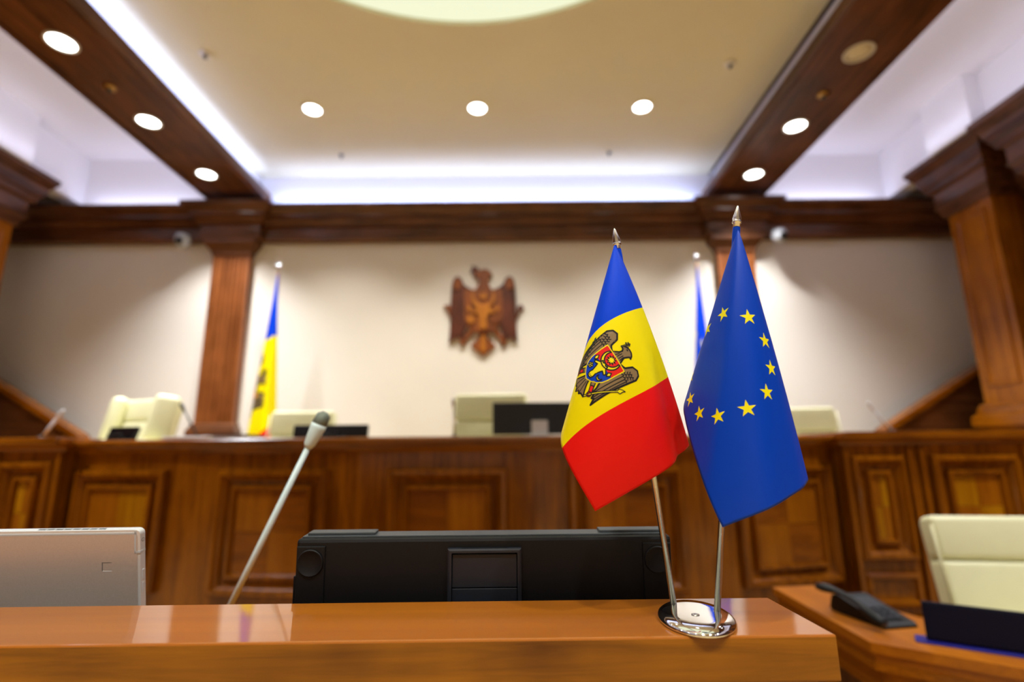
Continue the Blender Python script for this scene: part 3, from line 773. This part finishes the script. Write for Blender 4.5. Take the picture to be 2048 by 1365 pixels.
for k, v in enumerate(VTX):
    if k in (0, len(VTX)-1): continue
    fn = facet(VTX[max(k-1, 0)], VTX[min(k+1, len(VTX)-1)])
    a = (v - VTX[max(k-1, 0)]).length
    if 0 < k < len(VTX)-1: a = (VTX[k+1]-VTX[k-1]).normalized().dot(v-VTX[k-1])
    o0 = .006
    b = B(); P = [fn(a+x, o, z) for o in (-.02, .03) for x, z in ((-.055, .36), (.055, .36), (.055, 1.245), (-.055, 1.245))]
    b.add(P, [(0, 1, 2, 3), (4, 5, 6, 7), (0, 1, 5, 4), (1, 2, 6, 5), (2, 3, 7, 6), (3, 0, 4, 7)]); so = b.obj('stile', 'honey_z', desk, dl)
    b = B(); b.frame(a-.04, a+.04, .40, 1.20, [(0, .03), (.004, .036), (.012, .036), (.016, .03)], fn); b.obj('stile_bead', 'honey_z', so)

def wing_desk(sx, label):
    X = lambda x: XC + sx*(x - XC)
    t = tag(empty('wing_desk', (X(2.9), 3.4, 0)), label, 'desk', 'panelled wing desks flanking the presidium')
    tl_ = t.location; yf = 3.2; xs = 1.955; xe = 4.6
    def bx(b, x0, x1, *r, **k): return b.box(min(X(x0), X(x1)), max(X(x0), X(x1)), *r, **k)
    bx(B(), xs, xe, yf, 3.62, 0, 1.268).obj('carcass', 'honey_z', t, tl_)
    bx(B(), xs, xe+.05, yf-.065, 3.63, 1.305, 1.347, bev=.007).obj('worktop', 'honey_x', t, tl_)
    b = B(); pth = [(xs, 3.26), (xs, yf), (xe, yf)]
    pth = [(X(x), y) for x, y in pth]
    if sx < 0: pth = pth[::-1]
    b.sweep(pth, [(-.02, 1.268), (.02, 1.268), (.024, 1.284), (.048, 1.305), (-.02, 1.305)]); b.obj('top_moulding', 'honey_x', t, tl_)
    fnr = lambda a, o, z: (X(a), yf-o, z)
    for k, (x0, x1) in enumerate(((1.985, 2.30), (2.46, 2.96), (3.16, 3.68), (3.86, 4.38))):
        panel_unit(t, fnr, x0, x1, .625, 1.206, tl_, k, gold=True)
        b = B(); b.frame(x0, x1, .375, .56, [(0, 0), (0, .026), (.014, .036), (.03, .034), (.04, .006), (.055, .004)], fnr); b.obj('lower_panel', 'honey_x', t, tl_)
    for x in (1.968, 2.345, 2.415, 3.03, 3.09, 3.74, 3.80, 4.5):
        b = B(); b.box(X(x)-.013, X(x)+.013, yf-.026, yf+.01, .33, 1.262); b.obj('stile', 'honey_z', t, tl_)
    bx(B(), xs-.01, xe, yf-.05, yf+.01, 0, .33, bev=.01).obj('plinth', 'honey_x', t, tl_)
    bx(B(), xs+.15, xe, yf-.42, yf-.051, 0, .17, bev=.01).obj('step', 'honey_x', t, tl_)
wing_desk(-1, 'panelled wooden wing desk at the left end of the presidium')
wing_desk(1, 'panelled wooden wing desk with gold veneer behind the cream side chair')

# ================================================================== CHAIRS
def make_chair(wings=False, w=.50, hb=.62, split=.66, arms=True):
    t = empty('office_chair', (0, 0, 0))
    b = B(); b.box(-.26, .26, -.27, .22, .40, .50, bev=.045, seg=4); b.obj('seat', 'leather', t)
    M = Matrix.Translation((0, .20, .50)) @ Matrix.Rotation(R(-11), 4, 'X')
    zs = hb*split
    b = B(M); b.box(-w/2, w/2, -.05, .05, -.02, zs-.0015, bev=.022, seg=4); lo = b.obj('back_cushion', 'leather', t)
    b = B(M); b.box(-w/2, w/2, -.052, .05, zs+.0015, hb, bev=.026, seg=4); b.obj('head_cushion', 'leather', t)
    b = B(M); b.box(-w/2+.012, w/2-.012, .03, .075, -.04, hb-.015, bev=.02, seg=3); b.obj('back_shell', 'leather_side', t)
    for s in (-1, 1):
        b = B(M); b.tube([(s*(w/2+.003), -.052, .0), (s*(w/2+.003), -.054, hb-.04)], .006, 8); b.obj('piping', 'leather_side', t)
        if wings:
            b = B(M @ Matrix.Translation((s*w/2, -.03, 0)) @ Matrix.Rotation(R(-s*38), 4, 'Z'))
            b.box(-.055, .055, -.12, .05, .16, hb+.01, bev=.045, seg=4); b.obj('wing_bolster', 'leather', t)
        if not arms: continue
        b = B(); b.box(s*.30-.035, s*.30+.035, -.22, .18, .64, .69, bev=.02, seg=3); b.obj('armrest', 'leather', t)
        b = B(); b.tube([(s*.30, -.12, .65), (s*.30, -.14, .45), (s*.24, -.10, .43)], .014, 8); b.tube([(s*.30, .12, .65), (s*.29, .13, .45), (s*.24, .10, .43)], .014, 8); b.obj('arm_support', 'chrome', t)
    b = B(); b.tube([(0, 0, .10), (0, 0, .41)], [.032, .026], 14); b.obj('column', 'chrome', t)
    for k in range(5):
        a = R(72*k+18); c, s = math.cos(a), math.sin(a)
        b = B(); b.tube([(.02*c, .02*s, .11), (.31*c, .31*s, .075)], [.026, .016], 8); lg = b.obj('leg', 'chrome', t)
        b = B(); b.tube([(.31*c-.02*s, .31*s+.02*c, .03), (.31*c+.02*s, .31*s-.02*c, .03)], .03, 14); b.obj('caster', 'black_plastic', lg)
    return t
PZ = .55
G = 'cream leather office chairs'
def put_chair(o, x, y, z, rz, label, sc=1.0):
    o.location = (x, y, z); o.rotation_euler = (0, 0, R(rz)); o.scale = (sc, sc, sc)
    tag(o, label, 'chair', G)
put_chair(make_chair(False, .50, .455, .60, False), 2.04, 2.15, 0, -8, 'cream leather chair behind the corner desk, nearest the wing desk')
proto = make_chair(False, .50, .535, .62)
put_chair(proto, -1.665, 4.0, PZ, 4, 'cream leather chair behind the presidium, beside the tall tricolour flag')
put_chair(copy_tree(proto), 2.31, 4.0, PZ, -5, 'cream leather chair at the presidium end by the blue desk flag')
put_chair(make_chair(True, .52, .49), -3.24, 4.24, PZ, -20, 'large cream leather chair with padded wings before the left pilaster', 1.18)
put_chair(make_chair(False, .58, .67), -.19, 4.0, PZ, -3, 'wide cream leather chair below the carved emblem')

# ================================================================== THINGS ON THE PRESIDIUM
def monitor(name, x, y, z, w, h, rz, tilt, label, mat='black_plastic', stand_mat='black_plastic', lift=.03):
    t = tag(empty(name, (x, y, z), R(rz)), label, 'monitor', 'dark screens on the presidium')
    M = Matrix.Translation((0, 0, lift)) @ Matrix.Rotation(R(tilt), 4, 'X')
    b = B(M); b.box(-w/2, w/2, -.012, .018, 0, h, bev=.006); b.obj('housing', mat, t)
    b = B(M); b.box(-w/2+.01, w/2-.01, .0181, .020, .012, h-.01); b.obj('screen', 'black_gloss', t)
    b = B(); b.box(-.05, .05, -.045, -.02, .0, lift+h*.42, bev=.004); b.obj('stand_neck', stand_mat, t)
    b = B(); b.box(-.11, .11, -.09, .08, 0, .012, bev=.004); b.obj('stand_foot', stand_mat, t)
    return t
monitor('desktop_monitor', .165, 3.32, TOPZ, .58, .20, 2, -4, 'wide black monitor with pale stand on the presidium below the emblem', 'slate_plastic', 'mic_white', .02)
monitor('desk_display', -1.11, 3.24, TOPZ, .46, .075, -2, -10, 'low black screen on the presidium behind the microphone head', 'black_gloss', 'black_plastic', .01)
monitor('desk_display', -2.555, 3.47, TOPZ, .235, .088, -16, -18, 'small black screen before the winged cream chair', 'black_gloss', 'black_plastic', .01)
monitor('desk_display', 1.66, 3.45, TOPZ, .26, .07, 12, -12, 'small black screen behind the starred desk flag', 'black_gloss', 'black_plastic', .01)
t = tag(empty('closed_laptop', (-1.99, 3.34, TOPZ), R(-8)), 'closed silver laptop lying on the presidium before the left pilaster', 'laptop')
B().box(-.15, .15, -.10, .10, 0, .013, bev=.004).obj('base', 'silver_body', t)
B().box(-.15, .15, -.10, .10, .014, .023, bev=.004).obj('lid', 'silver_rim', t)
t = tag(empty('document_folder', (-1.67, 3.26, TOPZ), R(-6)), 'flat black folder beside the closed silver laptop', 'folder')
B().box(-.12, .12, -.09, .09, 0, .008, bev=.003).obj('back_cover', 'black_plastic', t)
B().box(-.12, .12, -.09, .09, .02, .028, bev=.003).obj('front_cover', 'black_plastic', t)
B().box(-.112, .115, -.084, .084, .009, .019).obj('paper_block', 'mic_white', t)
def gooseneck(p0, p1, r, label, mat='mic_white', head='mic_white', hl=.06, hr=.011, bend=0.0):
    p0, p1 = Vector(p0), Vector(p1)
    t = tag(empty('gooseneck_microphone', p0), label, 'microphone', 'gooseneck microphones')
    d = (p1-p0).normalized(); q = p1 - d*hl
    b = B(); b.lathe([(.028, 0), (.028, .008), (.02, .014), (.01, .018)], p0, 24); b.obj('base', 'black_plastic', t, p0)
    mid_ = p0.lerp(q, .5) + Vector((bend, 0, 0))
    b = B(); b.tube([p0+d*.02, mid_, q], [r, r, r*.92], 12); b.obj('stem', mat, t, p0)
    b = B(); b.tube([q-d*.006, q, q+d*hl*.5, q+d*hl*.62], [r*1.15, hr*.72, hr, hr], 16); hd = b.obj('head', head, t, p0)
    b = B(); b.tube([q+d*hl*.6, q+d*hl*.62, q+d*hl*.9, q+d*hl], [hr*.9, hr*1.0, hr*.88, hr*.35], 16); b.obj('grille', 'mic_mesh' if head == 'mic_silver' else mat, hd)
    return t
gooseneck((2.35, 3.30, 1.347), (2.224, 3.30, 1.532), .009, 'pale gooseneck microphone on the right wing desk')
gooseneck((-2.92, 3.30, 1.347), (-2.81, 3.30, 1.525), .009, 'pale gooseneck microphone on the left wing desk')
gooseneck((-.36, 3.30, TOPZ), (-.365, 3.24, 1.575), .005, 'thin upright microphone beside the wide black monitor')
gooseneck((-2.05, 3.50, TOPZ), (-2.21, 3.5, 1.58), .006, 'thin dark microphone between winged chair and pilaster', 'slate_plastic', 'slate_plastic')

# ================================================================== CORNER DESK ON THE RIGHT
cdk = tag(empty('corner_desk', (1.35, 1.5, 0)), 'wooden corner desk with telephone and navy screen beside the front bench', 'desk')
TOP = [(.964, 2.11), (.940, 1.525), (1.171, 1.345), (1.95, .74), (2.14, .98), (1.40, 1.55), (1.24, 1.70), (1.15, 1.95), (1.13, 2.13)]
cl_ = cdk.location
def inset(k):
    P_ = [Vector(p) for p in TOP]; n_ = len(P_); out = []
    for i_ in range(n_):
        d0, d1 = (P_[i_]-P_[i_-1]).normalized(), (P_[(i_+1) % n_]-P_[i_]).normalized()
        n0, n1 = Vector((-d0.y, d0.x)), Vector((-d1.y, d1.x)); m = (n0+n1).normalized()
        out.append(tuple(P_[i_] + m*k/max(.3, m.dot(n0))))
    return out
for nm, k, z0, z1, m in (('worktop', 0.0, .715, .74, 'desk_top'), ('edge_moulding', .012, .690, .715, 'desk_top'), ('edge_bead', .006, .672, .690, 'honey_y'), ('apron', .03, .60, .672, 'honey_y'), ('cabinet_body', .04, .0, .60, 'mahogany_z')):
    B().prism(inset(k), lambda x, y, z: (x, y, z), z0, z1).obj(nm, m, cdk, cl_)
q = inset(.04)
for i_ in (0, 1, 2):
    p0, p1 = Vector(q[i_]), Vector(q[i_+1]); fn = facet(p0, p1); L = (p1-p0).length
    b = B(); b.frame(.04, L-.04, .08, .55, [(0, 0), (0, .015), (.02, .018), (.035, .004)], fn); b.obj('front_panel', 'honey_z', cdk, cl_)
# low display of the delegate unit
t = tag(empty('desk_display', (1.235, 1.435, .74), R(-34)), 'navy blue screen standing on the corner desk before the cream chair', 'monitor')
M = Matrix.Translation((0, .0, .006)) @ Matrix.Rotation(R(-8), 4, 'X')
b = B(M); b.box(-.17, .26, -.012, .006, 0, .092, bev=.003); b.obj('housing', 'navy_screen', t)
b = B(M); b.box(-.165, .255, -.0135, -.0121, .006, .086); b.obj('rear_cover', 'navy_screen', t)
b = B(); b.box(-.195, .10, -.03, .03, 0, .005, bev=.002); b.obj('tray', 'blue_tray', t)
# desk telephone: wedge body and handset
t = tag(empty('desk_telephone', (1.055, 1.725, .74), R(10)), 'black desk telephone with handset on the corner desk', 'telephone')
fn = lambda y, z, x: (x, y, z)
b = B(); b.prism([(-.12, 0), (.11, 0), (.12, .012), (.105, .078), (.08, .085), (-.11, .022), (-.12, .012)], fn, -.035, .10); b.obj('body', 'black_plastic', t)
b = B(); pts = []
for i in range(11):
    f = i/10; pts.append((-.062, -.145+.28*f, .032+.075*f + .035*math.sin(math.pi*f)))
b.tube(pts, [.018, .022, .02, .014, .012, .012, .012, .014, .02, .022, .018], 12); b.obj('handset', 'black_plastic', t)
b = B(Matrix.Translation((.03, -.02, .055)) @ Matrix.Rotation(R(17.5), 4, 'X')); b.box(-.045, .05, -.005, .075, .0, .004); b.obj('display', 'slate_plastic', t)
for r_ in range(3):
    for c_ in range(3):
        b = B(Matrix.Translation((.0+c_*.03, -.085+r_*.024, .0335+r_*.0078)) @ Matrix.Rotation(R(17.5), 4, 'X')); b.box(-.011, .011, -.008, .008, 0, .005, bev=.001); b.obj('key', 'slate_plastic', t)

t.scale = (.8, .85, .62)

# ================================================================== FRONT BENCH
BR = R(0.93)
BM = Matrix.Translation((.242, .432, 0)) @ Matrix.Rotation(BR, 4, 'Z')
bench = tag(empty('front_bench', (-.5, .48, 0)), 'long wooden bench with a glossy raised ledge in front', 'bench')
bl = bench.location
b = B(BM)
b.add([(-3.2, 0, 1.0995), (0, 0, 1.0995), (.0045, .1045, 1.0995), (-3.2, .1045, 1.0995)], [])
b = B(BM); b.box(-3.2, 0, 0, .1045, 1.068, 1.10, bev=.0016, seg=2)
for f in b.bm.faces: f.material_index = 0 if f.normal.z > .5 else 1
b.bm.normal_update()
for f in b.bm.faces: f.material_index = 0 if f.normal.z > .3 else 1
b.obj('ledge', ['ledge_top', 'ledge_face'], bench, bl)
b = B(BM); b.box(-3.2, -.012, .012, .05, 0, 1.068); b.obj('front_panel', 'honey_x', bench, bl)
b = B(BM); b.box(-3.2, -.012, .051, .475, .969, .994, bev=.003); b.obj('worktop', 'ledge_top', bench, bl)
for x in (-.05, -1.6, -3.15):
    b = B(BM); b.box(x, x+.035, .051, .45, 0, .969); b.obj('end_panel', 'honey_z', bench, bl)

# monitor seen from behind, standing on the bench worktop
mo = tag(empty('desktop_monitor', (-.0295, .583, .994), BR), 'large black monitor seen from behind the wooden ledge', 'monitor')
MT = Matrix.Translation((0, 0, .005)) @ Matrix.Rotation(R(4), 4, 'X')
mo.scale = (.864, .864, .864)
MW, MH = .2195, .179
b = B(MT); b.box(-MW, MW, -.012, .022, 0, MH, bev=.004, seg=2); b.obj('housing', 'black_plastic', mo)
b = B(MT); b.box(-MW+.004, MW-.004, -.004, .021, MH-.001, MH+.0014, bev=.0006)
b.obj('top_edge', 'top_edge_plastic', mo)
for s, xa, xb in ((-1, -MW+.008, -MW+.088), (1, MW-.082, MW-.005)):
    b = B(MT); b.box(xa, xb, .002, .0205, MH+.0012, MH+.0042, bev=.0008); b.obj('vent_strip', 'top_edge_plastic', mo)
    x0 = s*(MW-.018)
    b = B(MT); b.box(x0-.0165, x0+.0165, -.0142, -.011, .01, MH-.0075, bev=.0012); cv = b.obj('corner_cover', 'black_plastic', mo)
    b = B(MT @ Matrix.Translation((x0, -.0142, MH-.026)) @ Matrix.Rotation(R(90), 4, 'X')); b.lathe([(.0152, -.001), (.0152, .0018), (.0140, .0026), (.0136, .0022), (.001, .0024)], (0, 0, 0), 40); b.obj('round_pad', 'black_plastic', cv)
b = B(MT); b.frame(-.0425, .0425, .0, MH-.011, [(0, .012), (0, .0185), (.002, .0195), (.0045, .0195), (.0045, .0125)], lambda a, o, z: (a, -o, z)); br = b.obj('bracket', 'slate_plastic', mo)
b = B(MT); b.box(-.028, .028, -.0185, -.012, MH-.0165, MH-.011, bev=.001); b.obj('release_tab', 'black_plastic', br)
b = B(MT); b.box(-.0375, .0375, -.0165, -.0118, MH-.0545, MH-.0175, bev=.0008); b.obj('upper_plate', 'slate_plastic', br)
b = B(MT); b.box(-.0375, .0375, -.0165, -.0118, .01, MH-.0552, bev=.0008); b.obj('lower_plate', 'slate_plastic', br)
b = B(MT); b.box(-MW-.0018, -MW+.001, -.011, .006, .0, MH-.041, bev=.0008); b.obj('side_rail', 'black_plastic', mo)
b = B(); b.box(-.09, .09, -.03, .12, 0, .006, bev=.002); b.obj('foot', 'black_plastic', mo)

# silver tablet leaning on its kickstand
TX, TY, TZ = -.3870, .6085, .994
tb = tag(empty('tablet_computer', (TX, TY, TZ), R(2.5)), 'silver tablet computer with vents along its top behind the ledge', 'tablet')
TT = Matrix.Rotation(R(13), 4, 'X')
tb.scale = (.92, .92, .92)
TW, THh, TD = .285, .186, .0085
def rounded_plate(x0, x1, z0, z1, y0, y1, r, n=6):
    pts = []
    for cx, cz, a0 in ((x1-r, z1-r, 0), (x0+r, z1-r, 90), (x0+r, z0+r, 180), (x1-r, z0+r, 270)):
        pts += [(cx+r*math.cos(R(a0+90*k/n)), cz+r*math.sin(R(a0+90*k/n))) for k in range(n+1)]
    return pts
b = B(TT); b.prism(rounded_plate(-TW, 0, 0, THh, 0, 0, .0055), lambda x, z, y: (x, y, z), 0, TD); b.obj('body', 'silver_rim', tb)
b = B(TT); b.prism(rounded_plate(-TW+.0015, -.0030, .002, THh-.0045, 0, 0, .003), lambda x, z, y: (x, y, z), -.0004, .001); bp = b.obj('rear_plate', 'silver_body', tb)
b = B(TT); b.box(-.0062, .0002, -.0005, .0006, THh-.0262, THh-.0238); b.box(-.0062, -.0042, -.0005, .0006, THh-.0262, THh-.001); b.box(-TW, -.004, -.0005, .0006, THh-.0050, THh-.0030); b.box(-.0002, .00025, -.0002, TD, THh-.0262, THh-.0238); b.obj('antenna_band', 'antenna_band', tb)
for k in range(8):
    x1 = -.040 - k*.0093
    b = B(TT); b.box(x1-.0080, x1, .0030, .0060, THh-.0005, THh+.0002); b.obj('vent', 'vent_grey', tb)
b = B(TT @ Matrix.Translation((0, TD*.55, THh-.0125)) @ Matrix.Rotation(R(90), 4, 'Y')); b.lathe([(.0021, -.002), (.0021, .00015), (.0018, .0002), (.0018, -.001)], (0, 0, 0), 20); b.obj('audio_jack', 'dark_gap', tb)
for z1 in (THh-.046, THh-.0605):
    b = B(TT); b.box(-.0003, .0006, .0030, .0056, z1-.0115, z1, bev=.0003); b.obj('volume_button', 'silver_rim', tb)
b = B(TT); b.box(-.026, -.018, .0028, .0048, THh-.0002, THh+.0003, bev=.0001); b.obj('power_button', 'silver_rim', tb)
lx, lz, ls = -.0415, THh-.036, .0105
b = B(TT); b.box(lx, lx+ls, -.00055, -.0003, lz-ls, lz-ls+.0009); b.obj('mark_glint', 'silver_rim', tb)  # bright lower edge of the mirror mark: a reflection put into the colour
b = B(TT); b.box(lx, lx+.0006, -.00055, -.0003, lz-ls, lz); b.box(lx, lx+ls, -.00055, -.0003, lz-.0004, lz); b.obj('square_mark', 'vent_grey', tb)  # left and top edges of the mirror mark, dark reflection painted in grey
b = B(); b.box(-.24, -.05, -.115, -.02, .0, .004); b.obj('kickstand', 'silver_body', tb)

gooseneck((-.4145, .80, .994), (-.2835, .80, 1.2985), .0044, 'silver gooseneck microphone leaning behind the ledge, closest to the viewer', 'mic_silver', 'mic_silver', .052, .0115)
